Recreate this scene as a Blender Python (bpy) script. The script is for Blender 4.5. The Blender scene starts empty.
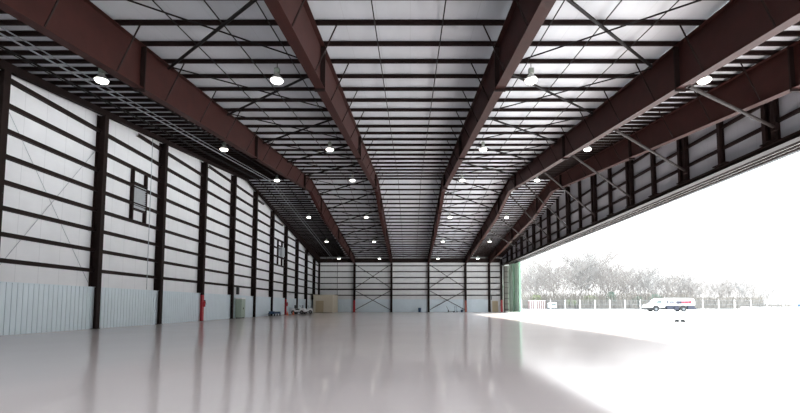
import bpy, math, random
from mathutils import Vector, Matrix
random.seed(7)
C = bpy.context.scene.collection
PI = math.pi

# ------------------------------------------------------------------ words
_one = ['', 'first', 'second', 'third', 'fourth', 'fifth', 'sixth', 'seventh', 'eighth', 'ninth', 'tenth', 'eleventh',
        'twelfth', 'thirteenth', 'fourteenth', 'fifteenth', 'sixteenth', 'seventeenth', 'eighteenth', 'nineteenth']
_ten = {20: 'twenty', 30: 'thirty', 40: 'forty', 50: 'fifty', 60: 'sixty', 70: 'seventy', 80: 'eighty', 90: 'ninety'}
def nth(n):
    if n < 20: return _one[n]
    t, r = n // 10 * 10, n % 10
    return _ten[t][:-1] + 'ieth' if r == 0 else _ten[t] + '-' + _one[r]

# ------------------------------------------------------------------ materials
def mat(name, col, rough=0.6, metal=0.0, spec=0.5, noise=0.0, nscale=4.0, bump=0.0, bscale=8.0, emit=None, estr=0.0,
        col2=None, stretch=(1, 1, 1), seam=None, coat=0.0):
    m = bpy.data.materials.new(name); m.use_nodes = True
    nt = m.node_tree; b = nt.nodes['Principled BSDF']
    b.inputs['Base Color'].default_value = (*col, 1)
    b.inputs['Roughness'].default_value = rough
    b.inputs['Metallic'].default_value = metal
    b.inputs['Specular IOR Level'].default_value = spec
    if coat: b.inputs['Coat Weight'].default_value = coat; b.inputs['Coat Roughness'].default_value = 0.08
    tc = nt.nodes.new('ShaderNodeTexCoord'); mp = nt.nodes.new('ShaderNodeMapping')
    mp.inputs['Scale'].default_value = stretch
    nt.links.new(tc.outputs['Object'], mp.inputs['Vector'])
    src = None
    if noise or col2:
        n = nt.nodes.new('ShaderNodeTexNoise'); n.inputs['Scale'].default_value = nscale; n.inputs['Detail'].default_value = 5
        nt.links.new(mp.outputs[0], n.inputs['Vector'])
        r = nt.nodes.new('ShaderNodeValToRGB')
        r.color_ramp.elements[0].position = 0.3; r.color_ramp.elements[1].position = 0.7
        c2 = col2 if col2 else tuple(c * (1 - noise) for c in col)
        r.color_ramp.elements[0].color = (*c2, 1); r.color_ramp.elements[1].color = (*col, 1)
        nt.links.new(n.outputs['Fac'], r.inputs['Fac'])
        src = r.outputs['Color']
    if seam:                                   # thin joints of sheet material: (axis, period, width fraction, colour)
        ax, per, wid, sc = seam
        sx = nt.nodes.new('ShaderNodeSeparateXYZ'); nt.links.new(tc.outputs['Object'], sx.inputs[0])
        d = nt.nodes.new('ShaderNodeMath'); d.operation = 'DIVIDE'; d.inputs[1].default_value = per
        nt.links.new(sx.outputs[ax], d.inputs[0])
        f = nt.nodes.new('ShaderNodeMath'); f.operation = 'FRACT'; nt.links.new(d.outputs[0], f.inputs[0])
        l = nt.nodes.new('ShaderNodeMath'); l.operation = 'LESS_THAN'; l.inputs[1].default_value = wid
        nt.links.new(f.outputs[0], l.inputs[0])
        mx = nt.nodes.new('ShaderNodeMix'); mx.data_type = 'RGBA'
        nt.links.new(l.outputs[0], mx.inputs['Factor'])
        if src: nt.links.new(src, mx.inputs['A'])
        else: mx.inputs['A'].default_value = (*col, 1)
        mx.inputs['B'].default_value = (*sc, 1)
        src = mx.outputs['Result']
    if src: nt.links.new(src, b.inputs['Base Color'])
    if bump:
        n2 = nt.nodes.new('ShaderNodeTexNoise'); n2.inputs['Scale'].default_value = bscale; n2.inputs['Detail'].default_value = 3
        nt.links.new(mp.outputs[0], n2.inputs['Vector'])
        bp = nt.nodes.new('ShaderNodeBump'); bp.inputs['Strength'].default_value = bump; bp.inputs['Distance'].default_value = 0.05
        nt.links.new(n2.outputs['Fac'], bp.inputs['Height']); nt.links.new(bp.outputs[0], b.inputs['Normal'])
    if emit:
        b.inputs['Emission Color'].default_value = (*emit, 1); b.inputs['Emission Strength'].default_value = estr
    return m

M = {}
M['primer'] = mat('red oxide primer steel', (0.040, 0.0100, 0.0078), 0.6, spec=0.2, noise=0.3, nscale=1.5)
M['dark'] = mat('dark brown painted steel', (0.016, 0.008, 0.007), 0.6, spec=0.15, noise=0.3, nscale=2)
M['rod'] = mat('dark steel rod', (0.012, 0.01, 0.01), 0.6, spec=0.15, noise=0.2)
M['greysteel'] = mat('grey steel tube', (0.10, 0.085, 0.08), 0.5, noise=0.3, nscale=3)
M['roofvinyl'] = mat('white roof insulation facing', (0.60, 0.625, 0.665), 0.5, noise=0.10, nscale=1.2, bump=0.5, bscale=1.3,
                     stretch=(1, 0.35, 1), seam=(0, 1.27, 0.018, (0.5, 0.52, 0.55)))
M['wallvinyl'] = mat('white wall insulation facing', (0.78, 0.78, 0.80), 0.6, noise=0.06, nscale=1.0, bump=0.35, bscale=1.6,
                     seam=(1, 1.33, 0.018, (0.6, 0.6, 0.62)))
M['headershade'] = mat('header insulation with shade in colour', (0.36, 0.36, 0.39), 0.6, noise=0.06, nscale=1.0, bump=0.3, bscale=1.6, seam=(1, 1.33, 0.018, (0.3, 0.3, 0.32)))  # whitish facing darkened: the backlit shade is put into its colour
M['farvinyl'] = mat('white end wall insulation facing', (0.72, 0.72, 0.72), 0.6, noise=0.06, nscale=1.0, bump=0.3, bscale=1.6,
                    seam=(0, 1.27, 0.03, (0.6, 0.6, 0.62)))
M['wainscot'] = mat('pale blue grey ribbed metal', (0.68, 0.76, 0.81), 0.4, noise=0.05, nscale=1)
M['floor'] = mat('polished pale floor coating', (0.78, 0.705, 0.68), 0.09, noise=0.05, nscale=0.25, spec=0.8)
_nt = M['floor'].node_tree; _b = _nt.nodes['Principled BSDF']; _d = _nt.nodes.new('ShaderNodeBsdfDiffuse'); _mx = _nt.nodes.new('ShaderNodeMixShader')
_mx.inputs[0].default_value = 0.27                       # worn, matt share of the coating
_nt.links.new(_b.inputs['Base Color'].links[0].from_socket, _d.inputs['Color'])
_nt.links.new(_b.outputs[0], _mx.inputs[1]); _nt.links.new(_d.outputs[0], _mx.inputs[2])
_nt.links.new(_mx.outputs[0], _nt.nodes['Material Output'].inputs['Surface'])
M['apron'] = mat('sunlit pale concrete', (0.80, 0.79, 0.77), 0.8, noise=0.06, nscale=0.05)
M['whitemetal'] = mat('white painted metal', (0.80, 0.80, 0.80), 0.45, noise=0.04)
M['greymetal'] = mat('light grey metal', (0.42, 0.44, 0.46), 0.45, noise=0.1)
M['green'] = mat('pale green door sheeting', (0.74, 0.95, 0.79), 0.5, noise=0.06, nscale=1)
M['greenedge'] = mat('grey green door edge', (0.20, 0.36, 0.25), 0.5, noise=0.1)
M['red'] = mat('red painted steel', (0.42, 0.018, 0.03), 0.45, noise=0.1)
M['redbrown'] = mat('brick red painted steel', (0.30, 0.07, 0.045), 0.5, noise=0.1)
M['black'] = mat('black rubber', (0.012, 0.012, 0.013), 0.6, noise=0.2)
M['beige'] = mat('beige wall panel', (0.60, 0.53, 0.42), 0.55, noise=0.05)
M['tan'] = mat('tan door', (0.42, 0.33, 0.21), 0.5, noise=0.08)
M['cabinet'] = mat('grey green cabinet paint', (0.36, 0.43, 0.36), 0.45, noise=0.08)
M['blue'] = mat('dark blue paint', (0.03, 0.07, 0.14), 0.45, noise=0.15)
M['orange'] = mat('orange plastic', (0.75, 0.20, 0.10), 0.5, noise=0.05)
M['lampglass'] = mat('lit lamp lens', (1, 1, 1), 0.4, emit=(1.0, 0.95, 0.86), estr=9)
M['lampmetal'] = mat('grey green lamp housing', (0.25, 0.28, 0.24), 0.4, metal=0.3, noise=0.1)
M['reflector'] = mat('spun aluminium reflector', (0.75, 0.75, 0.72), 0.35, metal=0.2, noise=0.05, emit=(1.0, 0.93, 0.8), estr=0.0)
M['brace'] = mat('brown grey steel tube', (0.022, 0.016, 0.015), 0.6, spec=0.15, noise=0.3, nscale=3)
M['fascia'] = mat('blue grey fascia metal', (0.03, 0.035, 0.04), 0.7, noise=0.1)
M['pipe'] = mat('pale grey pipe', (0.30, 0.33, 0.36), 0.4, noise=0.08)
M['bark'] = mat('pale winter bark', (0.25, 0.23, 0.215), 0.9, noise=0.25, nscale=2)
M['bark2'] = mat('grey winter bark', (0.23, 0.22, 0.21), 0.9, noise=0.25, nscale=2)
M['leaf'] = mat('yellow green leaves', (0.20, 0.24, 0.11), 0.8, noise=0.3, nscale=3)
M['leafdark'] = mat('dull green leaves', (0.09, 0.15, 0.11), 0.8, noise=0.3, nscale=3)
M['brush'] = mat('dry undergrowth', (0.22, 0.20, 0.175), 0.9, noise=0.3, nscale=1.2)
M['galv'] = mat('galvanised fence steel', (0.18, 0.19, 0.2), 0.5, noise=0.08)
M['truckwhite'] = mat('white truck paint', (0.82, 0.82, 0.82), 0.3, noise=0.03, coat=0.5)
M['glass'] = mat('dark vehicle glass', (0.10, 0.13, 0.125), 0.15, noise=0.1)
M['gear'] = mat('blue grey pump gear', (0.02, 0.024, 0.045), 0.5, noise=0.3, nscale=5)
M['sky_sheet'] = mat('pale pink container sheet', (0.14, 0.075, 0.065), 0.6, noise=0.2, nscale=0.7)
M['rim'] = mat('silver wheel rim', (0.14, 0.15, 0.16), 0.4, noise=0.05)
M['letterdark'] = mat('dark lettering paint', (0.012, 0.01, 0.03), 0.5, noise=0.1)
M['letterred'] = mat('red lettering paint', (0.20, 0.008, 0.03), 0.5, noise=0.1)

# ------------------------------------------------------------------ mesh building
class MB:
    def __init__(s): s.v = []; s.f = []; s.smooth = False
    def hexa(s, p):                             # 8 corners: bottom ring 0-3, top ring 4-7
        b = len(s.v); s.v += [tuple(q) for q in p]
        for f in ((0, 3, 2, 1), (4, 5, 6, 7), (0, 1, 5, 4), (1, 2, 6, 5), (2, 3, 7, 6), (3, 0, 4, 7)):
            s.f.append(tuple(b + i for i in f))
        return s
    def box(s, x0, x1, y0, y1, z0, z1):
        return s.hexa([(x0, y0, z0), (x1, y0, z0), (x1, y1, z0), (x0, y1, z0),
                       (x0, y0, z1), (x1, y0, z1), (x1, y1, z1), (x0, y1, z1)])
    def prism(s, poly, axis, a, b):             # poly: 2D outline in the two other axes, extruded a..b along axis
        n = len(poly); o = len(s.v)
        for t in (a, b):
            for (p, q) in poly:
                s.v.append((t, p, q) if axis == 'x' else (p, t, q) if axis == 'y' else (p, q, t))
        s.f.append(tuple(o + i for i in range(n))); s.f.append(tuple(o + n + i for i in reversed(range(n))))
        for i in range(n):
            j = (i + 1) % n; s.f.append((o + i, o + n + i, o + n + j, o + j))
        return s
    def tube(s, p0, p1, r0, r1=None, n=8, caps=True):
        r1 = r0 if r1 is None else r1
        p0, p1 = Vector(p0), Vector(p1); d = (p1 - p0)
        if d.length < 1e-6: return s
        d.normalize(); u = d.orthogonal().normalized(); w = d.cross(u); o = len(s.v)
        for p, r in ((p0, r0), (p1, r1)):
            for i in range(n):
                a = 2 * PI * i / n; s.v.append(tuple(p + (u * math.cos(a) + w * math.sin(a)) * r))
        for i in range(n):
            j = (i + 1) % n; s.f.append((o + i, o + j, o + n + j, o + n + i))
        if caps:
            s.f.append(tuple(o + i for i in reversed(range(n)))); s.f.append(tuple(o + n + i for i in range(n)))
        return s
    def lathe(s, prof, c=(0, 0, 0), n=20, axis='z'):   # prof: (radius, height)
        o = len(s.v)
        for (r, h) in prof:
            for i in range(n):
                a = 2 * PI * i / n; x, y = r * math.cos(a), r * math.sin(a)
                p = (x, y, h) if axis == 'z' else (x, h, y)
                s.v.append((c[0] + p[0], c[1] + p[1], c[2] + p[2]))
        for k in range(len(prof) - 1):
            for i in range(n):
                j = (i + 1) % n; s.f.append((o + k * n + i, o + k * n + j, o + (k + 1) * n + j, o + (k + 1) * n + i))
        s.f.append(tuple(o + i for i in reversed(range(n)))); s.f.append(tuple(o + (len(prof) - 1) * n + i for i in range(n)))
        return s
    def blob(s, c, rx, ry, rz, n=8, jit=0.25):
        o = len(s.v); rows = 5
        for k in range(rows + 1):
            th = PI * k / rows
            for i in range(n):
                a = 2 * PI * i / n; q = 1 + random.uniform(-jit, jit)
                s.v.append((c[0] + rx * q * math.sin(th) * math.cos(a), c[1] + ry * q * math.sin(th) * math.sin(a), c[2] + rz * q * math.cos(th)))
        for k in range(rows):
            for i in range(n):
                j = (i + 1) % n; s.f.append((o + k * n + i, o + (k + 1) * n + i, o + (k + 1) * n + j, o + k * n + j))
        return s
    def build(s, name, m, parent=None, smooth=False, bevel=0.0):
        me = bpy.data.meshes.new(name); me.from_pydata(s.v, [], s.f); me.validate(); me.update()
        import bmesh
        bm = bmesh.new(); bm.from_mesh(me); bmesh.ops.recalc_face_normals(bm, faces=bm.faces); bm.to_mesh(me); bm.free()
        if smooth:
            for p in me.polygons: p.use_smooth = True
        o = bpy.data.objects.new(name, me); C.objects.link(o)
        me.materials.append(M[m])
        if parent: o.parent = parent
        if bevel:
            md = o.modifiers.new('edge', 'BEVEL'); md.width = bevel; md.segments = 2; md.limit_method = 'ANGLE'
        return o

def tag(o, label, cat, group=None):
    o['label'] = label; o['category'] = cat
    if group: o['group'] = group
    return o
def thing(name, label, cat, loc=(0, 0, 0), rz=0, group=None):
    o = bpy.data.objects.new(name, None); C.objects.link(o)
    o.location = loc; o.rotation_euler = (0, 0, rz)
    return tag(o, label, cat, group)
def structure(o): o['kind'] = 'structure'; return o
def dup(o, loc=None, label=None, parent=None, rz=None, sc=None):
    c = o.copy(); C.objects.link(c)
    if parent: c.parent = parent
    if loc is not None: c.location = loc
    if rz is not None: c.rotation_euler = (0, 0, rz)
    if sc is not None: c.scale = sc
    if label: c['label'] = label
    for ch in list(o.children): dup(ch, parent=c)
    return c

# ------------------------------------------------------------------ main dimensions (metres, camera stands over 0,0)
XL = -18.98          # left wall insulation face
YF = 91.75           # far wall insulation face
YN = -9.0            # wall behind the camera
XD = 18.9            # door line
YR = 50.0            # ridge
def roof_z(y):       # underside of the roof insulation
    return 10.65 + 0.106 * y if y <= YR else 15.95 - 0.112 * (y - YR)
def purl_z(y): return roof_z(y) - 0.18           # underside of purlins = top of rafters
BOT = [(YN, 7.2), (14, 10.0), (30, 11.95), (50, 14.35), (58, 12.75), (YF, 9.9)]
def raft_bot(y):
    for (a, za), (b, zb) in zip(BOT, BOT[1:]):
        if y <= b: return za + (zb - za) * (y - a) / (b - a)
    return BOT[-1][1]
RX = [-11.43, -3.81, 3.81, 11.43, 16.3]          # the five rafters

# ------------------------------------------------------------------ room shell
b = MB().box(-19.6, 19.6, YN - 0.3, 92.4, -0.3, 0)
structure(b.build('floor', 'floor'))
b = MB()
out = [(YN - 0.3, roof_z(YN - 0.3)), (YR, roof_z(YR)), (92.4, roof_z(92.4))]
b.prism(out + [(y, z + 0.3) for y, z in reversed(out)], 'x', -19.6, 21.3)
structure(b.build('ceiling', 'roofvinyl'))
poly = [(YN, 0), (YF + .3, 0), (YF + .3, roof_z(YF + .3)), (YR, roof_z(YR)), (YN, roof_z(YN))]
wl = structure(MB().prism(poly, 'x', XL - 0.3, XL).build('wall_left', 'wallvinyl'))
wf = structure(MB().box(XL, 21.2, YF, YF + 0.3, 0, roof_z(YF + .3)).build('wall_far', 'farvinyl'))
wn = structure(MB().box(XL, XD, YN - 0.3, YN, 8.6, roof_z(YN)).build('wall_near', 'farvinyl'))  # unseen wall stops high; the opening below is added to let daylight in
# wall over the door opening
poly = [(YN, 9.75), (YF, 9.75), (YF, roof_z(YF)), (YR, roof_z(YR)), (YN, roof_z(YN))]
wr = structure(MB().prism(poly, 'x', XD + 0.22, XD + 0.4).build('wall_right', 'headershade'))

def ribbed(name, a0, a1, face, depth, z0, z1, axis, parent):
    """vertical trapezoid ribs every 0.305 m, a real folded sheet of some thickness"""
    pts = []; a = a0; p = 0.305
    while a < a1 - 1e-3:
        for da, h in ((0, 0), (0.255, 0), (0.26, 1), (0.298, 1)):
            if a + da < a1: pts.append((a + da, face + depth * h))
        a += p
    pts.append((a1, face)); back = face + depth * 1.3
    m = MB(); n = len(pts)
    for z in (z0, z1):
        for a, d in pts: m.v.append((d, a, z) if axis == 'y' else (a, d, z))
    for i in range(n - 1): m.f.append((i, i + 1, n + i + 1, n + i))
    o = len(m.v)
    for z in (z0, z1):
        for a in (a0, a1): m.v.append((back, a, z) if axis == 'y' else (a, back, z))
    m.f.append((o, o + 1, o + 3, o + 2))
    m.f.append(tuple(n + i for i in range(n)) + (o + 3, o + 2))
    m.f.append((0, n, o + 2, o)); m.f.append((n - 1, o + 1, o + 3, 2 * n - 1))
    return m.build(name, 'wainscot', parent)
w = ribbed('wainscot_panel', YN + .01, YF - 0.01, -18.70, -0.06, 0.0, 2.44, 'y', wl)
w['label'] = 'pale blue grey ribbed metal lower wall'
MB().box(-18.76, -18.66, YN, YF, 2.44, 2.47).build('wainscot_cap', 'wainscot', wl)
w = ribbed('wainscot_panel', -18.7, 16.0, YF - 0.28, 0.06, 0.0, 2.6, 'x', wf)
w['label'] = 'pale ribbed metal lower wall'
MB().box(-18.7, 16.0, YF - 0.32, YF - 0.22, 2.6, 2.63).build('wainscot_cap', 'wainscot', wf)

# ------------------------------------------------------------------ sections
def ibeam_v(m, x, y, z0, z1, depth, width, along):       # vertical I section; depth along 'x' or 'y'
    tf, tw = 0.03, 0.02
    if along == 'x':
        m.box(x - depth / 2, x - depth / 2 + tf, y - width / 2, y + width / 2, z0, z1)
        m.box(x + depth / 2 - tf, x + depth / 2, y - width / 2, y + width / 2, z0, z1)
        m.box(x - depth / 2 + tf, x + depth / 2 - tf, y - tw / 2, y + tw / 2, z0, z1)
    else:
        m.box(x - width / 2, x + width / 2, y - depth / 2, y - depth / 2 + tf, z0, z1)
        m.box(x - width / 2, x + width / 2, y + depth / 2 - tf, y + depth / 2, z0, z1)
        m.box(x - tw / 2, x + tw / 2, y - depth / 2 + tf, y + depth / 2 - tf, z0, z1)
    return m

# ------------------------------------------------------------------ roof rafters
where = ['between the end bay and the leftmost lamps', 'left of the roof middle', 'right of the roof middle',
         'fourth from the left wall', 'nearest the door header']
rl = ['dark red steel roof rafter nearest the left wall', 'dark red steel roof rafter just left of the middle bay',
      'dark red steel roof rafter just right of the middle bay', 'dark brown steel roof rafter carrying the door header braces',
      'dark brown steel roof rafter right beside the door header']
PY0, PS = 16.5, 1.68
purlin_y = [PY0 + PS * k for k in range(-9, 45)]
purlin_y = [y for y in purlin_y if 3 < y < 91.2]
for i, X in enumerate(RX):
    t = thing('roof_rafter', rl[i], 'roof beam', (X, YF - .6, 0), 0, 'main roof rafters')
    mtl = 'primer' if i < 3 else 'dark'
    mtl = 'primer'
    ys = [YN + .02, 14, 22, 30, 40, 46, YR, 54, 58, 65, 75, 85, YF - 0.35]
    def loc(p): return (p[0] - X, p[1] - (YF - .6), p[2])
    web = MB(); bf = MB(); tf = MB()
    for a, c in zip(ys, ys[1:]):
        za, zc, ta, tc_ = raft_bot(a), raft_bot(c), purl_z(a) - .01, purl_z(c) - .01
        web.hexa([loc(p) for p in [(X - .012, a, za), (X + .012, a, za), (X + .012, c, zc), (X - .012, c, zc),
                                   (X - .012, a, ta), (X + .012, a, ta), (X + .012, c, tc_), (X - .012, c, tc_)]])
        for mm, e in ((bf, (za, zc)), (tf, (ta - .03, tc_ - .03))):
            mm.hexa([loc(p) for p in [(X - .2, a, e[0] - .0), (X + .2, a, e[0]), (X + .2, c, e[1]), (X - .2, c, e[1]),
                                      (X - .2, a, e[0] + .03), (X + .2, a, e[0] + .03), (X + .2, c, e[1] + .03), (X - .2, c, e[1] + .03)]])
    web.build('web', mtl, t); bf.build('bottom_flange', mtl, t); tf.build('top_flange', mtl, t)
    for y in (4.5, 18.2, 32.0, 47.0, 56.0, 70.0, 83.0):
        sp = MB(); z0, z1 = raft_bot(y) - .12, purl_z(y) - .05
        sp.box(-.22, .22, y - .035 - (YF - .6), y + .035 - (YF - .6), z0, z1); sp.build('splice_plate', 'dark', t)
    for k, y in enumerate(purlin_y):
        if k % 2 or y < 8: continue
        for s in (-1, 1):
            if i == 4 and s > 0: continue
            fb = MB(); z0, z1 = raft_bot(y) + .05, purl_z(y) + .06
            r = .03
            fb.tube((s * .16, y - (YF - .6), z0), (s * min(1.0, (z1 - z0) * .62), y - (YF - .6), z1), r, r, 4)
            fb.build('flange_brace', 'dark', t)
# far wall columns under the rafters
fc_label = ['dark steel column on the far wall with a bright red foot', 'dark steel column on the far wall, second from the left corner',
            'dark steel column on the far wall, right of the blue bin', 'dark steel column on the far wall with a brick red foot',
            'dark steel column on the far wall beside the tan door']
far_cols = []
for i, X in enumerate(RX):
    ytop = YF - .55
    c = thing('wall_column', fc_label[i], 'column', (X, YF - .35, 0), 0, 'steel columns of the far wall')
    m = MB(); ibeam_v(m, 0, 0, 2.4 if i in (0, 3) else .03, raft_bot(YF - .4) - .01, .5, .42, 'y'); m.build('shaft', 'dark', c)
    if i in (0, 3):
        m = MB(); ibeam_v(m, 0, 0, .03, 2.4, .5, .42, 'y'); q = m.build('painted_foot', 'red' if i == 0 else 'redbrown', c)
        q['label'] = 'red painted column foot'
    MB().box(-.28, .28, -.3, .3, 0, .03).build('base_plate', 'dark', c)
    far_cols.append(c)
# corner column and door post
c = thing('wall_column', 'dark steel column in the far left corner beside the beige room', 'column', (XL + .25, YF - .3, 0))
m = MB(); ibeam_v(m, 0, 0, .0, 10.9, .4, .3, 'y'); m.build('shaft', 'dark', c)
c = thing('door_post', 'grey steel door post with a red foot beside the green door leaf', 'column', (18.8, YF - .4, 0))
m = MB(); ibeam_v(m, 0, 0, 2.5, 10.9, .5, .36, 'y'); m.build('shaft', 'dark', c)
q = ibeam_v(MB(), 0, 0, .0, 2.5, .5, .36, 'y').build('painted_foot', 'red', c); q['label'] = 'red painted foot'
MB().tube((-.3, -.32, 2.3), (-.3, -.32, 10.5), .06, .06, 8).build('riser_pipe', 'greysteel', c)

# ------------------------------------------------------------------ purlins (Z sections, one continuous line each)
def zsec(y, zt, d=.165, fl=.07, t=.012, slope=0.106):
    return [(y - fl, zt - fl * slope), (y + t, zt), (y + t, zt - d + t), (y + fl, zt - d + t), (y + fl, zt - d), (y, zt - d), (y, zt - t), (y - fl, zt - t - fl * slope)]
n = 0
for y in purlin_y:
    sl = .106 if y < YR else -.112
    o = MB().prism(zsec(y, roof_z(y) - .005, slope=sl), 'x', -18.9, XD + .2).build('roof_purlin', 'dark')
    n += 1
    tag(o, 'dark roof purlin running full width, %s from the camera end' % nth(n), 'roof beam', 'roof purlins')
n = 0
for y in purlin_y:
    yy = y + PS / 2
    if yy > 90.5 or abs(yy - YR) < .3: continue
    sl = .106 if yy < YR else -.112
    n += 1
    o = MB().prism(zsec(yy, roof_z(yy) - .005, .165, .08, slope=sl), 'x', -18.9, RX[0] - 1.6).build('end_bay_purlin', 'dark')
    tag(o, 'short dark extra purlin over the left wall bay, %s from the camera end' % nth(n), 'roof beam', 'extra purlins of the left end bay')
    if yy < 91:
        o = MB().prism(zsec(yy, roof_z(yy) - .005, .165, .08, slope=sl), 'x', RX[3] + 1.3, XD + .2).build('end_bay_purlin', 'dark')
        tag(o, 'short dark extra purlin over the door bay, %s from the camera end' % nth(n), 'roof beam', 'extra purlins of the door bay')
# ridge line strut, eave strut
o = MB().box(-18.5, XD - .3, YF - .5, YF - .02, 10.2, 11.05).build('eave_strut', 'dark')
tag(o, 'dark steel eave beam along the top of the far wall', 'roof beam')

# sag rods running up the roof slope, pinned through the purlins
def roof_line(m, x, y0, y1, dz, r, n=6):
    ys = [y0, YR, y1] if y0 < YR < y1 else [y0, y1]
    for a, c in zip(ys, ys[1:]): m.tube((x, a, roof_z(a) - dz), (x, c, roof_z(c) - dz), r, r, n)
for k, (x, wd) in enumerate(((-9.0, 'left lamp bay, left side'), (-7.2, 'left lamp bay, near its centre'), (-5.4, 'left lamp bay, right side'),
             (-1.35, 'middle bay, left of centre'), (1.25, 'middle bay, right of centre'),
             (5.4, 'right lamp bay, left side'), (7.4, 'right lamp bay, near its centre'), (9.4, 'right lamp bay, right side'),
             (-13.2, 'left wall bay, beside the first rafter'), (-17.6, 'left wall bay, beside the wall'), (14.0, 'door bay'))):
    m = MB(); roof_line(m, x, 4, 91.2, .18 + .03, .024)
    tag(m.build('sag_rod', 'rod'), 'thin dark rod up the roof in the ' + wd, 'rod', 'roof sag rods')
for x, r, dz, lb in ((-16.0, .04, .45, 'pale grey pipe under the left roof edge, nearer the wall of the pair'),
                     (-15.6, .028, .42, 'thinner pale grey pipe under the left roof edge, farther from the wall')):
    m = MB(); roof_line(m, x, 4, 91.2, dz, r, 8)
    t = thing('roof_pipe', lb, 'pipe', (0, 0, 0), 0, 'pipes under the left roof edge')
    m.build('pipe', 'pipe', t)
    for k in range(3, 50, 4):
        y = purlin_y[k]
        MB().tube((x, y, roof_z(y) - dz), (x, y, roof_z(y) - .18), .012, .012, 5).build('hanger', 'rod', t)
for x, r, dz, lb in ((-17.0, .05, .42, 'dark conduit under the left roof edge, nearest the wall'), (-14.3, .05, .42, 'dark conduit under the left roof edge, next to the lamps')):
    m = MB(); roof_line(m, x, 4, 91.2, dz, r, 6)
    t = thing('roof_conduit', lb, 'pipe'); m.build('conduit', 'rod', t)
    for k in range(3, 50, 4):
        y = purlin_y[k]
        MB().tube((x, y, roof_z(y) - dz), (x, y, roof_z(y) - .18), .012, .012, 5).build('hanger', 'rod', t)

# roof cross bracing in the second and fourth bays
nodes = [13.3 + 6.65 * k for k in range(12)]
for xa, xb, nm in ((RX[0], RX[1], 'left lamp bay'), (RX[2], RX[3], 'right lamp bay')):
    k = 0
    for ya, yb in zip(nodes, nodes[1:]):
        if ya < YR < yb: pass
        k += 1
        for d, (p, q) in enumerate((((xa + .2, ya), (xb - .2, yb)), ((xa + .2, yb), (xb - .2, ya)))):
            m = MB()
            z0, z1 = purl_z(p[1]) - .12 - .1 * d, purl_z(q[1]) - .12 - .1 * d
            if ya < YR < yb: z0 -= .35; z1 -= .35
            r = .065 if bool(d) == (xa < 0) else .035
            m.tube((p[0], p[1], z0), (q[0], q[1], z1), r, r, 6)
            tag(m.build('roof_cross_brace', 'rod'), '%s diagonal roof brace in the %s, %s cross from the camera' % (('thin', 'thicker')[int(bool(d) == (xa < 0))], nm, nth(k)), 'brace', 'roof cross braces')

# ------------------------------------------------------------------ left wall frame
col_y = [13.04, 19.7, 26.36, 33.02, 39.7, 46.4, 53.1, 59.8, 66.5, 73.15, 79.8, 86.4]
def rake(y): return 9.9 + .113 * y if y < YR else 15.55 - .14 * (y - YR)
for k, y in enumerate(col_y):
    red = k in (4, 8)
    lb = {1: 'dark steel column of the left wall cut by the picture edge', 2: 'dark steel column of the left wall, left of the near wall louvre', 3: 'dark steel column of the left wall, right of the near wall louvre',
          4: 'dark steel column of the left wall with a red foot, nearer of two', 5: 'dark steel column of the left wall beside the grey green cabinet',
          6: 'dark steel column of the left wall, next beyond the cabinet', 7: 'dark steel column of the left wall by the low blue dolly', 8: 'dark steel column of the left wall with a red foot, farther of two',
          9: 'dark steel column of the left wall just before the white carts', 10: 'dark steel column of the left wall behind the white carts', 11: 'dark steel column of the left wall behind the beige room'}.get(k, 'dark steel column of the left wall nearest the camera, outside the picture')
    c = thing('wall_column', lb, 'column', (-18.7, y, 0), 0, 'steel columns of the left wall')
    zt = rake(y) + .02
    m = MB(); ibeam_v(m, 0, 0, 2.3 if red else .025, zt, .52, .34, 'x'); m.build('shaft', 'dark', c)
    if red:
        q = ibeam_v(MB(), 0, 0, .025, 2.3, .52, .34, 'x').build('painted_foot', 'red', c); q['label'] = 'red painted column foot'
    MB().box(-.26, .3, -.22, .22, 0, .025).build('base_plate', 'dark', c)
girt_z = [3.45 + 1.215 * k for k in range(10)]
def y_range(z):                                  # where a girt meets the sloping rake
    lo = max(YN, (z + .12 - 9.9) / .113); hi = min(YF, YR + (15.55 - z - .25) / .14)
    return lo, hi
for k, z in enumerate(girt_z):
    lo, hi = y_range(z)
    if hi - lo < 3: continue
    prof = [(XL + .005, z + .1), (XL + .2, z + .1), (XL + .2, z + .02), (XL + .185, z + .02), (XL + .185, z + .085), (XL + .02, z + .085), (XL + .02, z - .1), (XL + .005, z - .1)]
    prof = [(XL + .002, z - .1), (XL + .2, z - .1), (XL + .2, z + .1), (XL + .185, z + .1), (XL + .185, z - .085), (XL + .002, z - .085)]
    o = MB().prism(prof, 'y', lo, hi).build('wall_girt', 'dark')
    tag(o, 'dark horizontal rail of the left wall, %s above the ribbed panel' % nth(k + 1), 'wall rail', 'left wall girts')
# end wall rafter along the left wall top
m = MB(); ys = [YN + .02, 10, 20, 30, 40, YR, 60, 70, 80, YF - .6]
for a, c in zip(ys, ys[1:]):
    ra, rc = rake(a), rake(c); ta, tcz = purl_z(a) - .012, purl_z(c) - .012
    m.hexa([(-18.62, a, ra), (-18.5, a, ra), (-18.5, c, rc), (-18.62, c, rc), (-18.62, a, ta), (-18.5, a, ta), (-18.5, c, tcz), (-18.62, c, tcz)])
    m.hexa([(-18.7, a, ra), (-18.45, a, ra), (-18.45, c, rc), (-18.7, c, rc), (-18.7, a, ra + .03), (-18.45, a, ra + .03), (-18.45, c, rc + .03), (-18.7, c, rc + .03)])
tag(m.build('end_wall_rafter', 'dark'), 'dark sloping beam along the top of the left wall', 'roof beam')
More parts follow.
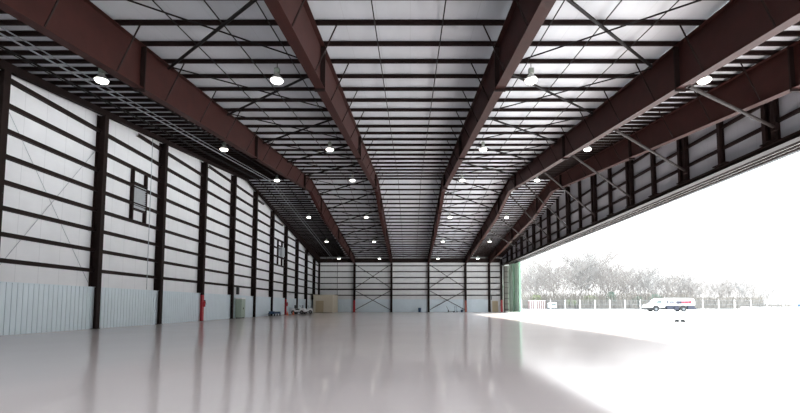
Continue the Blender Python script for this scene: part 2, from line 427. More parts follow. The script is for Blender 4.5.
# thin wall rods in the nearest visible bay
for (za, zb, lb) in ((2.7, 10.6, 'rising away from the camera'), (11.0, 2.7, 'falling away from the camera')):
    o = MB().tube((XL + .06, 20.0, za), (XL + .06, 26.1, zb), .012, .012, 6).build('wall_brace_rod', 'pipe')
    tag(o, 'thin pale brace rod on the left wall insulation, ' + lb, 'rod', 'left wall brace rods')
o = MB().tube((XL + .25, 31.6, 2.5), (XL + .25, 31.6, rake(31.6) - .02), .022, .022, 6).build('wall_conduit', 'pipe')
tag(o, 'thin pale conduit down the left wall beside the near louvre', 'pipe')

def louvre(y0, y1, z0, z1, lz0, lz1, lb):
    t = thing('wall_louvre', lb, 'louvre', (XL + .2, (y0 + y1) / 2, 0), 0, 'wall louvres')
    w = (y1 - y0) / 2
    for s in (-1, 1): MB().box(-.19, .03, s * w - .07, s * w + .07, z0, z1).build('stud', 'dark', t)
    MB().box(-.19, .05, -w - .05, w + .05, lz1, lz1 + .1).build('head_rail', 'dark', t)
    MB().box(-.19, .05, -w - .05, w + .05, lz0 - .1, lz0).build('sill_rail', 'dark', t)
    m = MB(); z = lz0
    while z < lz1 - .1:
        m.hexa([(-.1, -w + .07, z), (-.08, -w + .07, z), (-.08, w - .07, z), (-.1, w - .07, z),
                (.02, -w + .07, z + .13), (.04, -w + .07, z + .13), (.04, w - .07, z + .13), (.02, w - .07, z + .13)]); z += .16
    m.build('blade_panel', 'greymetal', t)
    return t
louvre(29.7, 31.2, 7.15, 10.65, 8.0, 9.7, 'grey louvre framed by dark studs high on the left wall, near one')
t = louvre(63.0, 65.0, 7.15, 10.7, 8.4, 9.9, 'grey louvre framed by dark studs high on the left wall, far one')
MB().box(.05, .35, -.2, 1.0, 8.5, 9.8).build('hood', 'greymetal', t)

# ------------------------------------------------------------------ far wall rails, bracing, pipe, door
for k, z in enumerate(girt_z[:7]):
    hh = .1 if k != 1 else .15
    o = MB().prism([(YF - .002, z + hh), (YF - .2, z + hh), (YF - .2, z - hh), (YF - .185, z - hh), (YF - .185, z + hh - .015), (YF - .002, z + hh - .015)], 'x', XL + .45, 18.6).build('wall_girt', 'dark')
    if z > 9.8: bpy.data.objects.remove(o); continue
    tag(o, 'dark horizontal rail of the far wall, %s above the ribbed panel' % nth(k + 1), 'wall rail', 'far wall girts')
for xa, xb, nm in ((RX[0], RX[1], 'left'), (RX[2], RX[3], 'right')):
    for lv, (z0, z1) in enumerate(((.5, 4.35), (5.0, 9.7))):
        for d in (0, 1):
            p, q = ((xa + .25, z0), (xb - .25, z1)) if d == 0 else ((xa + .25, z1), (xb - .25, z0))
            o = MB().tube((p[0], YF - .48 - .13 * d, p[1]), (q[0], YF - .48 - .13 * d, q[1]), .06, .06, 6).build('wall_cross_brace', 'dark')
            tag(o, '%s %s diagonal of the %s cross bracing on the far wall' % (('lower', 'upper')[lv], ('rising', 'falling')[d], nm), 'brace', 'far wall cross braces')
t = thing('downpipe', 'thin dark pipe down the far wall right of the beige room', 'pipe', (-14.95, YF - .4, 0))
MB().tube((0, 0, .0), (0, 0, 10.2), .045, .045, 8).build('pipe', 'greysteel', t)
d = structure(MB().box(16.95, 18.05, YF - .09, YF - .03, .02, 2.2).build('door_1', 'tan'))
MB().tube((17.9, YF - .16, 1.0), (17.9, YF - .09, 1.0), .03, .03, 8).build('door_handle', 'greysteel', d)
m = MB(); m.box(16.85, 16.95, YF - .14, YF, 0, 2.3); m.box(18.05, 18.15, YF - .14, YF, 0, 2.3); m.box(16.95, 18.05, YF - .14, YF, 2.2, 2.3)
m.build('door_frame', 'beige', d)
o = MB().box(16.72, 16.84, YF - .12, YF - .002, 2.5, 3.3).build('wall_panel_box', 'black'); tag(o, 'small black box on the far wall above the tan door', 'electrical box')

# ------------------------------------------------------------------ door header: posts, rails, tracks, hood
posts = [22.7 - 3.72 * 3 + 3.72 * k for k in range(21)]
k = 0
for j, y in enumerate(posts):
    if y > YF - 1: continue
    k += 1
    t = thing('header_post', 'dark steel post above the door opening, %s from the camera end' % nth(k), 'post', (XD, y, 9.75), 0, 'door header posts')
    for s in ((-1, 1) if j % 2 else (0,)):
        m = MB(); ibeam_v(m, 0, s * .3, .1, purl_z(y) - 9.77, .3, .24, 'x'); m.build('shaft', 'dark', t)
    MB().box(-.2, .18, -.55, .55, .1, .16).build('base_plate', 'dark', t)
for k, z in enumerate((10.9, 12.2, 13.5)):
    lo = max(YN + .1, (z + .5 - 10.65) / .106); hi = min(YF - .1, YR + (15.95 - .5 - z) / .112)
    if hi - lo < 4: continue
    o = MB().box(XD + .04, XD + .215, lo, hi, z - .09, z + .09).build('header_girt', 'dark')
    tag(o, 'dark horizontal rail on the wall over the door, %s from its bottom' % nth(k + 1), 'wall rail', 'door header girts')
t = thing('header_beam', 'long dark steel beam along the head of the hangar door', 'beam', (XD, YF - .9, 9.6))
L = YN + .1 - (YF - .9)
m = MB(); m.box(-.25, .25, L, 0, .12, .15); m.box(-.25, .25, L, 0, -.15, -.12); m.box(-.02, .02, L, 0, -.12, .12); m.build('beam', 'dark', t)
o = MB().box(XD + .42, 20.95, YN, YF, 9.75, 9.85).build('trim_1', 'whitemetal'); structure(o)      # hood soffit
o = MB().box(20.95, 21.3, YN - .3, 92.4, 9.75, 10.5).build('trim_2', 'fascia'); structure(o)      # hood fascia
for k in range(4):
    x = XD + .55 + .42 * k
    t = thing('door_track', 'dark overhead door rail under the hood, %s from the hall' % nth(k + 1), 'door rail', (x, YF - .9, 9.5), 0, 'hangar door rails')
    m = MB(); m.box(-.07, -.04, L, 0, .15, .21); m.box(.04, .07, L, 0, .15, .21); m.box(-.07, .07, L, 0, .21, .25); m.build('rail', 'dark', t)

# diagonal braces from the fourth rafter to the header
for k in range(9):
    ya = 11.3 + 6.6 * k; yb = ya + 3.5 + .8 * k
    if yb > 90: continue
    za = raft_bot(ya) + .02; zb = 10.5
    t = thing('header_brace', 'grey steel tube brace from rafter to door header, %s from the camera end' % nth(k + 1), 'brace', (RX[3] + .2, ya, za), 0, 'door header braces')
    v = (XD - .25 - RX[3] - .2, yb - ya, zb - za)
    MB().tube((0, 0, -.04), v, .075, .075, 8).build('tube', 'brace', t)
    MB().box(-.12, .12, -.14, .14, -.05, .03).build('end_plate', 'dark', t)
    MB().box(v[0] - .05, v[0] + .12, v[1] - .15, v[1] + .15, v[2] - .2, v[2] + .1).build('end_plate', 'dark', t)

# green door leaves stacked at the far end
for k in range(2):
    x = XD + 1.39 + .42 * k
    y0, y1 = 86.8 - 3.2 * k, 90.4
    t = thing('hangar_door_leaf', 'pale green sliding door leaf at the far end, %s from the hall' % nth(k + 1), 'hangar door', (x, y1, 0), 0, 'stacked hangar door leaves')
    m = MB(); m.box(-.14, .14, y0 - y1 + .12, 0, .06, 9.55); m.build('panel', 'green', t)
    MB().box(-.18, .18, y0 - y1, y0 - y1 + .12, .06, 9.55).build('edge_frame', 'greenedge', t)
    for q in range(4):
        MB().box(-.18, -.14, y0 - y1 + .12 + q * 2.1, y0 - y1 + .22 + q * 2.1, .06, 9.55).build('seam_rib', 'greenedge', t)
    for yy in (y0 - y1 + .8, -.8): MB().lathe([(.06, -.04), (.12, -.04), (.12, .04), (.06, .04)], (0, yy, .12), 14, 'y').build('wheel', 'black', t)
structure(MB().box(XD + .42, 20.6, YF - .06, YF - .003, .02, 9.5).build('jamb_shade', 'greysteel'))  # added dark panel, its colour stands in for shade on the door return
# ladder-like frame beside the red post
t = thing('wall_ladder', 'dark steel ladder frame between red post and green leaf', 'ladder', (19.9, YF - .75, 0))
for s in (-1, 1): MB().box(s * .6 - .05, s * .6 + .05, -.05, .05, 0, 9.4).build('stile', 'dark', t)
for q in range(8): MB().box(-.55, .55, -.04, .04, .5 + q * 1.1, .62 + q * 1.1).build('rung', 'dark', t)

# ------------------------------------------------------------------ high bay lamps
def lamp():
    t = thing('high_bay_lamp', '', 'lamp', (0, 0, 0), 0, 'high bay lamps')
    MB().tube((0, 0, .45), (0, 0, .8), .02, .02, 6).build('stem', 'rod', t)
    MB().box(-.13, .13, -.11, .11, .30, .54).build('ballast_box', 'lampmetal', t, bevel=.02)
    MB().lathe([(.10, .30), (.12, .24), (.24, .12), (.33, 0), (.34, 0), (.34, -.02), (.3, -.02), (.1, .22)], n=22).build('reflector', 'reflector', t, smooth=True)
    MB().lathe([(.32, .0), (.31, -.06), (.24, -.12), (.1, -.15)], n=22).build('lens', 'lampglass', t, smooth=True)
    t.scale = (.88, .88, 1)
    return t
L0 = None
rows = [(19.86, 'nearest row'), (33.7, 'second row'), (47.3, 'third row'), (61.6, 'fourth row'), (76.0, 'fifth row'), (88.5, 'row at the far wall')]
colsx = [(-14.25, 'over the left wall bay'), (-6.15, 'left of the middle bay'), (5.6, 'right of the middle bay'), (13.6, 'over the door bay')]
for y, rn in rows:
    for x, cn in colsx:
        lab = 'lit high bay lamp %s, %s' % (cn, rn)
        z = roof_z(y) - 1.15
        yp = min(purlin_y, key=lambda p: abs(p - y)); z = roof_z(yp) - .18 - (.8 if y < 21 else .68)
        if L0 is None: L0 = lamp(); L0.location = (x, yp, z); L0['label'] = lab
        else: dup(L0, (x, yp, z), lab)

# ------------------------------------------------------------------ things along the walls
t = thing('steel_cabinet', 'tall grey green cabinet against the left wall ribbed panel', 'cabinet', (-18.2, 47.9, 0))
MB().box(-.35, .28, -.55, .55, .08, 2.05).build('body', 'cabinet', t, bevel=.015)
for s in (-1, 1):
    dd = MB().box(.28, .30, -.53 if s < 0 else .01, -.01 if s < 0 else .53, .1, 2.03).build('door', 'cabinet', t)
    MB().box(.30, .33, s * .06 - .015, s * .06 + .015, .95, 1.15).build('handle', 'greysteel', dd)
MB().box(-.37, .30, -.57, .57, 2.05, 2.2).build('top', 'whitemetal', t)
for s in (-1, 1): MB().box(-.3, .25, s * .45 - .05, s * .45 + .05, 0, .08).build('foot', 'black', t)
o = MB().box(XL + .2, XL + .42, 48.0, 48.35, 2.55, 3.35).build('wall_switch_box', 'black'); tag(o, 'tall black electrical box on the left wall above the cabinet', 'electrical box')

# beige room in the far corner
t = thing('corner_room', 'beige site office box in the far left corner', 'office box', (-16.6, 87.0, 0))
MB().box(-1.65, 2.0, -3.0, 3.2, .0, 3.3).build('walls', 'beige', t)
MB().box(-1.7, 2.1, -3.1, 3.25, 3.3, 3.38).build('roof', 'beige', t)
dd = MB().box(-1.2, .3, -3.06, -3.0, .05, 2.25).build('door', 'tan', t); dd['label'] = 'tan double door'
MB().tube((.1, -3.12, 1.05), (.1, -3.06, 1.05), .03, .03, 8).build('handle', 'greysteel', dd)
MB().box(-1.65, 2.0, -3.04, -3.0, .0, .05).build('skirting', 'greysteel', t)

def fire_ext(loc, lb, rz=0):
    t = thing('fire_extinguisher', lb, 'fire extinguisher', loc, rz, 'wall fire extinguishers')
    MB().lathe([(.07, 0), (.09, .02), (.09, .42), (.06, .5), (.03, .53)], n=14).build('cylinder', 'red', t, smooth=True)
    MB().box(-.03, .03, -.09, .05, .53, .6).build('valve', 'black', t)
    MB().tube((.0, -.08, .56), (.1, -.1, .2), .015, .015, 6).build('hose', 'black', t)
    MB().box(-.12, .12, .02, .1, .05, .4).build('bracket', 'red', t)
fire_ext((-18.33, 39.7, 1.25), 'red fire extinguisher on the nearer red footed column of the left wall', PI / 2)
fire_ext((-18.33, 66.5, 1.25), 'red fire extinguisher on the farther red footed column of the left wall', PI / 2)
fire_ext((RX[0], YF - .71, 1.2), 'red fire extinguisher on the far wall column with the bright red foot')
fire_ext((18.6, YF - .76, 1.2), 'red fire extinguisher on the door post beside the green leaf')

# white utility carts
def cart(loc, rz, lb):
    t = thing('utility_cart', lb, 'cart', loc, rz, 'white utility carts')
    MB().prism([(-1.0, .32), (1.0, .32), (1.05, .5), (.95, .75), (.35, .8), (.28, .55), (-.3, .55), (-.4, .78), (-1.0, .78)], 'y', -.5, .5).build('body', 'whitemetal', t, bevel=.03)
    MB().box(-.95, .95, -.42, .42, .22, .32).build('chassis', 'black', t)
    MB().box(-.42, .05, -.4, .4, .56, .72).build('seat', 'black', t, bevel=.04)
    MB().box(-.5, -.38, -.4, .4, .72, 1.2).build('backrest', 'black', t, bevel=.04)
    w = MB().tube((.5, 0, .75), (.25, 0, 1.1), .02, .02, 6).build('steering_column', 'black', t)
    MB().lathe([(.17, -.015), (.2, -.015), (.2, .015), (.17, .015)], (.25, 0, 1.1), 14).build('steering_wheel', 'black', w)
    for sx in (-.65, .65):
        for sy in (-1, 1):
            t.scale = (1.1, 1.1, 1.18); wh = MB().lathe([(.12, -.08), (.25, -.08), (.27, -.04), (.27, .04), (.25, .08), (.12, .08)], (sx, sy * .45, .27), 16, 'y').build('wheel', 'black', t)
            MB().lathe([(.03, -.05), (.12, -.05), (.12, .05), (.03, .05)], (sx, sy * .5, .27), 12, 'y').build('hub', 'rim', wh)
cart((-17.3, 69.3, 0), -.15, 'white utility cart with black seat along the left wall, nearer the camera')
cart((-17.0, 72.8, 0), .2, 'white utility cart with black seat along the left wall, nearer the beige room')
# low blue dolly
t = thing('equipment_dolly', 'low dark blue equipment dolly on the floor by the left wall', 'dolly', (-17.6, 58.0, 0), PI / 2)
MB().box(-1.5, 1.5, -.4, .4, .28, .38).build('deck', 'blue', t)
for sx in (-1.2, 0, 1.2):
    for sy in (-1, 1): MB().lathe([(.03, -.05), (.14, -.05), (.14, .05), (.03, .05)], (sx, sy * .34, .14), 14, 'y').build('wheel', 'black', t)
m = MB(); m.box(-1.3, -1.24, -.38, .38, .38, .62); m.box(1.24, 1.3, -.38, .38, .38, .55); m.build('end_frame', 'blue', t)
MB().tube((1.5, 0, .33), (2.1, 0, .2), .03, .03, 6).build('tow_bar', 'black', t)
# cones
for k, (x, y, lb) in enumerate(((-17.2, 62.6, 'small orange cone on the floor beyond the blue dolly'), (-16.9, 64.6, 'small orange cone on the floor before the white carts'))):
    t = thing('traffic_cone', lb, 'cone', (x, y, 0), 0, 'orange cones')
    MB().box(-.2, .2, -.2, .2, 0, .04).build('base', 'orange', t); MB().lathe([(.15, .04), (.03, .5), (.02, .52)], n=14).build('body', 'orange', t, smooth=True)
# far wall floor items
t = thing('waste_bin', 'dark blue bin on the floor at the far wall between two columns', 'bin', (1.95, 90.6, 0))
MB().lathe([(.24, 0), (.3, .75), (.31, .78), (.28, .78)], n=18).build('body', 'blue', t, smooth=True); MB().lathe([(.32, .78), (.3, .86), (.1, .9)], n=18).build('lid', 'blue', t, smooth=True)
t = thing('pallet_truck', 'black hand pallet truck parked at the far wall under the right cross bracing', 'pallet truck', (7.9, 89.8, 0), 0)
for s in (-1, 1): MB().box(-.1, 1.0, s * .2 - .07, s * .2 + .07, .12, .2).build('fork', 'black', t)
MB().box(-.25, -.1, -.25, .25, .12, .5).build('mast_block', 'black', t)
MB().tube((-.2, 0, .4), (-.55, 0, 1.2), .03, .03, 6).build('handle_bar', 'black', t)
for sx, sy in ((-.2, -.1), (-.2, .1), (.85, -.2), (.85, .2)): MB().lathe([(.03, -.04), (.1, -.04), (.1, .04), (.03, .04)], (sx, sy, .1), 12, 'y').build('wheel', 'black', t)
t = thing('hand_truck', 'upright dark hand truck next to the pallet truck at the far wall', 'hand truck', (9.25, 90.3, 0))
for s in (-1, 1): MB().tube((s * .2, 0, .15), (s * .2, .25, 1.2), .025, .025, 6).build('rail', 'blue', t)
for q in (.3, .6, .9, 1.15): MB().tube((-.2, (q - .15) * .24, q), (.2, (q - .15) * .24, q), .02, .02, 6).build('cross_bar', 'blue', t)
MB().box(-.25, .25, -.3, .0, .03, .06).build('toe_plate', 'blue', t)
for s in (-1, 1): MB().lathe([(.03, -.04), (.13, -.04), (.13, .04), (.03, .04)], (s * .27, .08, .13), 12, 'y').build('wheel', 'black', t)
t = thing('bucket', 'small dark bucket on the floor at the far wall left of the brick red foot', 'bucket', (10.55, 90.6, 0))
MB().lathe([(.2, 0), (.26, .45), (.27, .47), (.24, .47)], n=16).build('body', 'blue', t, smooth=True)
MB().tube((-.25, 0, .46), (0, -.05, .62), .012, .012, 5).tube((0, -.05, .62), (.25, 0, .46), .012, .012, 5).build('handle', 'black', t)

# ------------------------------------------------------------------ outside
structure(MB().box(-400, 420, -200, 620, -.9, -.31).build('ground', 'apron'))
structure(MB().box(19.62, 420, -200, 620, -.3, -.03).build('ground_apron', 'apron'))
structure(MB().box(-60, 19.6, -200, YN - .32, -.3, -.03).build('ground_front', 'apron'))  # unseen ground outside the added opening, bounces daylight to the roof
# pair of wheel chocks
for x, lb in ((22.45, 'black wheel chock on the apron, left of the pair'), (22.95, 'black wheel chock on the apron, right of the pair')):
    t = thing('wheel_chock', lb, 'wheel chock', (x, 37.6, -.03), 0, 'wheel chocks on the apron')
    MB().prism([(-.16, 0), (.16, 0), (.1, .2), (-.02, .22)], 'y', -.15, .15).build('wedge', 'black', t)
    MB().tube((0, -.18, .1), (0, .18, .1), .02, .02, 6).build('rope_eye', 'black', t)

# tank truck (nose points to -x)
t = thing('tank_truck', 'white tank truck standing on the apron outside the door', 'truck', (56.4, 97.0, -.03)); t.scale = (.93, .93, .96)
MB().prism([(-5.7, .95), (-5.75, 1.2), (-5.5, 1.55), (-4.2, 1.85), (-3.45, 2.75), (-3.0, 2.92), (-1.75, 2.92), (-1.65, .95)], 'y', -1.2, 1.2).build('cab', 'truckwhite', t, bevel=.06)
for s in (-1, 1):
    MB().prism([(-3.75, 1.95), (-3.3, 2.55), (-2.35, 2.55), (-2.35, 1.95)], 'y', s * 1.2 - .015, s * 1.2 + .015).build('side_window', 'glass', t)
    MB().box(-3.95, -3.85, s * 1.32 - .08, s * 1.32 + .08, 1.95, 2.4).build('mirror', 'black', t)
MB().hexa([(-4.1, -1.0, 1.98), (-4.1, 1.0, 1.98), (-4.06, 1.0, 1.95), (-4.06, -1.0, 1.95), (-3.55, -1.0, 2.68), (-3.55, 1.0, 2.68), (-3.5, 1.0, 2.65), (-3.5, -1.0, 2.65)]).build('windscreen', 'glass', t)
MB().box(-5.9, -4.5, -1.22, 1.22, .4, .95).build('bumper', 'black', t, bevel=.04)
n = 18
prof = [(1.22 * math.copysign(abs(math.cos(a)) ** .6, math.cos(a)), 2.05 + .93 * math.copysign(abs(math.sin(a)) ** .7, math.sin(a))) for a in [2 * PI * i / n for i in range(n)]]
MB().prism(prof, 'x', -1.5, 5.35).build('tank', 'truckwhite', t, bevel=.08)
MB().box(-1.2, 4.9, -.5, .5, 2.95, 3.1).build('catwalk', 'truckwhite', t)
MB().box(-4.5, 5.3, -1.0, 1.0, .6, .95).build('chassis', 'black', t)
for x0, x1, z0 in ((-1.2, .3, .5), (.5, 1.6, .45), (3.6, 5.2, .5)):
    for s in (-1, 1): MB().box(x0, x1, s * .9 - .34, s * .9 + .34, z0, 1.4).build('pump_cabinet', 'gear', t, bevel=.03)
hr = MB().lathe([(.1, -.25), (.42, -.25), (.42, -.2), (.2, -.2), (.2, .2), (.42, .2), (.42, .25), (.1, .25)], (1.05, -1.0, .75), 16, 'y').build('hose_reel', 'gear', t)
MB().box(5.3, 5.65, -1.1, 1.1, .5, 1.0).build('rear_bumper', 'gear', t)
for wx in (-3.75, 2.6):
    for s in (-1, 1):
        wh = MB().lathe([(.3, -.16), (.55, -.17), (.62, -.12), (.62, .12), (.55, .17), (.3, .16)], (wx, s * 1.12, .62), 22, 'y').build('wheel', 'black', t)
        MB().lathe([(.05, -.18), (.3, -.18), (.3, .18), (.05, .18)], (wx, s * 1.13, .62), 16, 'y').build('rim', 'rim', wh)
for wx in (-3.75, 2.6):
    for s in (-1, 1): MB().lathe([(.1, -.012), (.78, -.012), (.78, .012), (.1, .012)], (wx, s * 1.235, .72), 22, 'y').build('wheel_arch', 'black', t)
# lettering on the tank: dark marks then a red run, unreadable at this distance
xs = -1.2
for k, (wd, gp, hh, mm) in enumerate(((.3, .3, .38, 'letterdark'), (.34, .1, .3, 'letterdark'), (.34, .1, .3, 'letterdark'), (.34, .3, .3, 'letterdark'),
                                      (.4, .04, .3, 'letterdark'), (.4, .04, .3, 'letterdark'), (.4, .04, .3, 'letterdark'), (.28, .04, .3, 'letterred'), (.28, .04, .3, 'letterred'),
                                      (.28, .04, .3, 'letterred'), (.28, .04, .3, 'letterred'), (.28, .04, .3, 'letterred'), (.3, .04, .3, 'letterred'), (.3, .04, .34, 'letterred'))):
    MB().box(xs, xs + wd, -1.245, -1.2, 1.8, 1.8 + hh * 2.1).build('tank_lettering', mm, t); xs += wd + gp

# fence
def fy(x): return 156 - (x - 38) * .12
fx0, fx1, sp = 39.0, 135.0, 4.9
t = thing('chain_link_fence', 'pale chain link fence with white posts along the apron edge', 'fence', (fx0, fy(fx0), -.03))
k = 0; x = fx0
rail = MB(); net = MB()
while x <= fx1:
    MB().tube((x - fx0, fy(x) - fy(fx0), 0), (x - fx0, fy(x) - fy(fx0), 3.3), .11, .11, 8).build('fence_post', 'whitemetal', t); x += sp
xe = x - sp - fx0; ye = fy(x - sp) - fy(fx0)
for z in (.3, 1.7, 3.1): rail.tube((0, 0, z), (xe, ye, z), .025, .025, 6)
rail.build('rail', 'galv', t)
q = 0
while q < xe:
    for s in (1, -1):
        a = q if s > 0 else q + 2.8; e = q + 2.8 if s > 0 else q
        net.tube((a, ye * a / xe, .2), (e, ye * e / xe, 3.1), .008, .008, 3, False)
    q += .35
net.build('wire_mesh', 'galv', t)
# containers and boards behind the fence
t = thing('site_container', 'pale pink white storage container behind the fence near the green leaf', 'container', (45.5, 160.0, -.03))
MB().box(-2.8, 2.8, -1.2, 1.2, .1, 3.0).build('body', 'sky_sheet', t); MB().box(-2.85, 2.85, -1.25, 1.25, 3.0, 3.12).build('roof', 'whitemetal', t)
m = MB()
for q in range(8): m.box(-2.7 + q * .72, -2.55 + q * .72, -1.25, -1.2, .2, 2.9)
m.build('rib_panel', 'whitemetal', t)
for q in (-2.5, 2.5): MB().box(q - .2, q + .2, -1.1, 1.1, 0, .1).build('foot', 'black', t)
t = thing('white_van', 'white van parked behind the fence beside the pink container', 'van', (50.6, 159.0, -.03))
MB().prism([(-1.0, .5), (1.0, .5), (1.0, 2.4), (-1.0, 2.4)], 'y', -2.2, 2.2).build('body', 'truckwhite', t, bevel=.15)
MB().box(-.8, .8, -2.23, -2.19, 1.4, 2.1).build('windscreen', 'glass', t)
for sx in (-.85, .85):
    for sy in (-1.4, 1.4): MB().tube((sx - .12, sy, .36), (sx + .12, sy, .36), .36, .36, 14).build('wheel', 'black', t)
# low white barrier at right and a blue machine
for k in range(6):
    x = 100 + 2.9 * k
    t = thing('traffic_barrier', 'white and dark jersey barrier on the far apron, %s from the left' % nth(k + 1), 'barrier', (x, 133 - k * .3, -.03), 0, 'apron barriers')
    MB().prism([(-.35, .02), (.35, .02), (.12, .9), (-.12, .9)], 'x', -1.35, 1.35).build('body', 'whitemetal', t)
    MB().box(-1.3, 1.3, -.42, .42, 0, .25).build('dark_base', 'gear', t)
t = thing('ground_power_unit', 'pale blue ground power unit at the right edge of the apron', 'machine', (115.5, 132.5, -.03))
MB().box(-1.0, 1.0, -.8, .8, .5, 2.2).build('body', 'pipe', t, bevel=.05); MB().box(-.9, .2, -.83, -.8, 1.0, 1.7).build('panel', 'blue', t)
MB().box(-.9, .9, -.7, .7, .35, .5).build('chassis', 'black', t)
for sx in (-.6, .6):
    for sy in (-1, 1): MB().lathe([(.05, -.1), (.35, -.1), (.35, .1), (.05, .1)], (sx, sy * .6, .35), 14, 'y').build('wheel', 'black', t)

# bare trees: trunk + crown of branches, a few shapes reused at random turn and size
def tree_mesh(seed, H, spread):
    rnd = random.Random(seed); tr = MB(); cr = MB()
    def grow(m, p, d, L, r, lev):
        n = 3 if lev else 5
        for s in range(n):
            q = p + d * (L / n); r2 = r * .86
            (m if lev else tr).tube(p, q, r, r2, 5 if lev < 2 else 3, False)
            d = (d + Vector((rnd.gauss(0, .12), rnd.gauss(0, .12), rnd.gauss(.03, .06)))).normalized()
            if lev < 3 and (lev or s >= 1):
                for b_ in range(3 if lev == 0 else 2):
                    a = rnd.uniform(0, 2 * PI); k = rnd.uniform(.5, 1.0) * spread
                    dd = (d + Vector((math.cos(a) * k, math.sin(a) * k, rnd.uniform(-.1, .3)))).normalized()
                    grow(cr, q, dd, L * rnd.uniform(.38, .58), max(r2 * .5, .035), lev + 1)
            p, r = q, r2
    grow(tr, Vector((0, 0, 0)), Vector((0, 0, 1)), H, H * .014, 0)
    return tr, cr
protos = []
for k, (H, sp_) in enumerate(((13, .8), (15, .7), (11, 1.0), (14, .9), (9, 1.1))):
    tr, cr = tree_mesh(20 + k, H, sp_)
    protos.append((tr, cr, H))
made = {}
tops = [(522, 276), (545, 272), (565, 271), (585, 262), (600, 266), (620, 275), (645, 276), (665, 281), (690, 284), (720, 288), (745, 286), (760, 292), (775, 297)]
def top_at(px):
    for (a, ya), (c, yc) in zip(tops, tops[1:]):
        if px <= c: return ya + (yc - ya) * (px - a) / (c - a)
    return 297
kinds = ['slender bare winter tree', 'tall bare winter tree', 'broad bare winter tree', 'dense bare winter tree', 'low spreading bare tree']
cnt = 0; px = 519
while px < 772:
    row = cnt % 3
    Y = 172 + row * 14 + random.uniform(-4, 4)
    X = (px - 410) / 444.4 * Y
    hgt = (305.3 - top_at(px)) * Y / 444.4 + 1.4
    hgt *= random.uniform(.75, 1.05)
    v = random.randrange(5); cnt += 1
    tr, cr, H = protos[v]
    zone = 'left of the parked truck' if px < 640 else 'behind the parked truck' if px < 694 else 'right of the parked truck'
    lab = '%s beyond the fence, %s from the green door leaf' % (kinds[v], nth(cnt))
    s = hgt / (H * 1.12)
    if v not in made:
        t = thing('bare_tree', lab, 'tree', (X, Y, -.03), random.uniform(0, 6), 'bare trees beyond the fence')
        tr.build('trunk', 'bark', t); cr.build('branches', 'bark2' if v % 2 else 'bark', t); t.scale = (s * 1.1, s * 1.1, s); made[v] = t
    else:
        dup(made[v], (X, Y, -.03), lab, rz=random.uniform(0, 6), sc=(s * 1.1, s * 1.1, s))
    px += random.uniform(2.2, 4.2) if px < 700 else random.uniform(3.2, 5.2)
# shrubs
def leafy(n, rx, ry, rz, z0, seed):
    rnd = random.Random(seed); m = MB()
    for _ in range(n):
        a = rnd.uniform(0, 2 * PI); r = rnd.random() ** .5; z = rnd.uniform(-1, 1); k = math.sqrt(max(0, 1 - z * z * .9))
        p = Vector((rx * r * k * math.cos(a), ry * r * k * math.sin(a), z0 + rz * z)); u = Vector((rnd.gauss(0, 1), rnd.gauss(0, 1), rnd.gauss(0, 1))).normalized() * .28
        w = u.orthogonal().normalized() * .16; o = len(m.v); m.v += [tuple(p - u), tuple(p + w), tuple(p + u), tuple(p - w)]; m.f.append((o, o + 1, o + 2, o + 3))
    return m
for k, (px, Y, hz, wd, mt, lb) in enumerate(((536, 166, 4.6, 2.6, 'leaf', 'yellow green leafy shrub above the pink container'), (571, 165, 3.0, 2.6, 'leaf', 'low yellow green shrub behind the fence, short one'),
        (590, 168, 4.4, 3.4, 'leaf', 'wide yellow green shrub in the middle of the tree line'), (611, 168, 5.6, 1.8, 'leafdark', 'dark green shrub high in the tree line'),
        (638, 166, 4.0, 2.6, 'leafdark', 'dull green shrub just left of the truck nose'), (655, 167, 4.8, 2.6, 'leafdark', 'dull green shrub over the truck cab'))):
    X = (px - 410) / 444.4 * Y
    t = thing('leafy_shrub', lb, 'shrub', (X, Y, -.03), 0, 'shrubs beyond the fence')
    leafy(420, wd, 1.6, hz * .4, hz * .75, k).build('foliage', mt, t)
    m = MB(); m.tube((0, 0, 0), (0, 0, hz * .7), .09, .05, 6); m.tube((0, 0, .3), (.6, 0, hz * .7), .06, .03, 6); m.tube((0, 0, .3), (-.6, .2, hz * .7), .06, .03, 6); m.build('stem', 'bark', t)
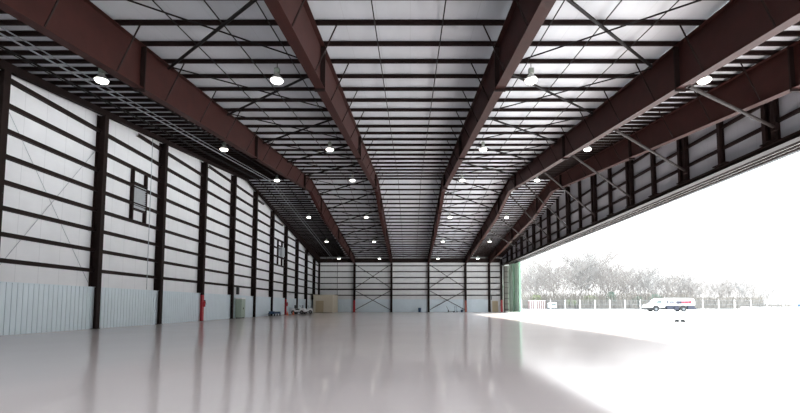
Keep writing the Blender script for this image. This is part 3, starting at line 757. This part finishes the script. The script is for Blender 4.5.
# dry undergrowth, uncountable twigs
rnd = random.Random(3); m = MB()
for _ in range(11000):
    px = rnd.uniform(518, 790); Y = rnd.uniform(162, 190); X = (px - 410) / 444.4 * Y
    h = rnd.uniform(1.5, 6.5) * (1.0 if px < 690 else .75 if px < 762 else .3)
    m.tube((X, Y, -.05), (X + rnd.gauss(0, .5), Y + rnd.gauss(0, .4), h), .08, .035, 3, False)
o = m.build('undergrowth', 'brush'); tag(o, 'dry grey brown undergrowth at the foot of the trees', 'undergrowth'); o['kind'] = 'stuff'

# ------------------------------------------------------------------ light
w = bpy.data.worlds.new('sky'); bpy.context.scene.world = w; w.use_nodes = True
nt = w.node_tree; bg = nt.nodes['Background']
tc = nt.nodes.new('ShaderNodeTexCoord'); sx = nt.nodes.new('ShaderNodeSeparateXYZ'); rp = nt.nodes.new('ShaderNodeValToRGB')
nt.links.new(tc.outputs['Generated'], sx.inputs[0]); nt.links.new(sx.outputs['Z'], rp.inputs['Fac'])
cr_ = rp.color_ramp
cr_.elements[0].position = 0.0; cr_.elements[0].color = (.22, .22, .22, 1)
cr_.elements[1].position = 1.0; cr_.elements[1].color = (.80, .92, 1.0, 1)
e = cr_.elements.new(.12); e.color = (.25, .25, .252, 1)
e = cr_.elements.new(.18); e.color = (.62, .63, .64, 1)
e = cr_.elements.new(.35); e.color = (.85, .92, 1.0, 1)
nt.links.new(rp.outputs['Color'], bg.inputs['Color'])
bg.inputs['Strength'].default_value = 6.0
s = bpy.data.lights.new('sun', 'SUN'); s.energy = 17.0; s.angle = math.radians(2); s.color = (1, .96, .9)
so = bpy.data.objects.new('sun', s); C.objects.link(so)
so.rotation_euler = Vector((-.60, -.78, -.50)).to_track_quat('-Z', 'Y').to_euler()

# ------------------------------------------------------------------ camera
cd = bpy.data.cameras.new('camera'); co = bpy.data.objects.new('camera', cd); C.objects.link(co)
cd.sensor_width = 36; cd.lens = 20.0; cd.clip_end = 2000
cd.shift_x = -10 / 800; cd.shift_y = 67.75 / 800
co.location = (0, 0, 1.38); co.rotation_euler = (math.radians(94), 0, 0)
sc = bpy.context.scene; sc.camera = co
sc.view_settings.view_transform = 'Standard'; sc.view_settings.look = 'None'
sc.view_settings.gamma = 1; sc.view_settings.use_curve_mapping = False
sc.view_settings.exposure = 0.14
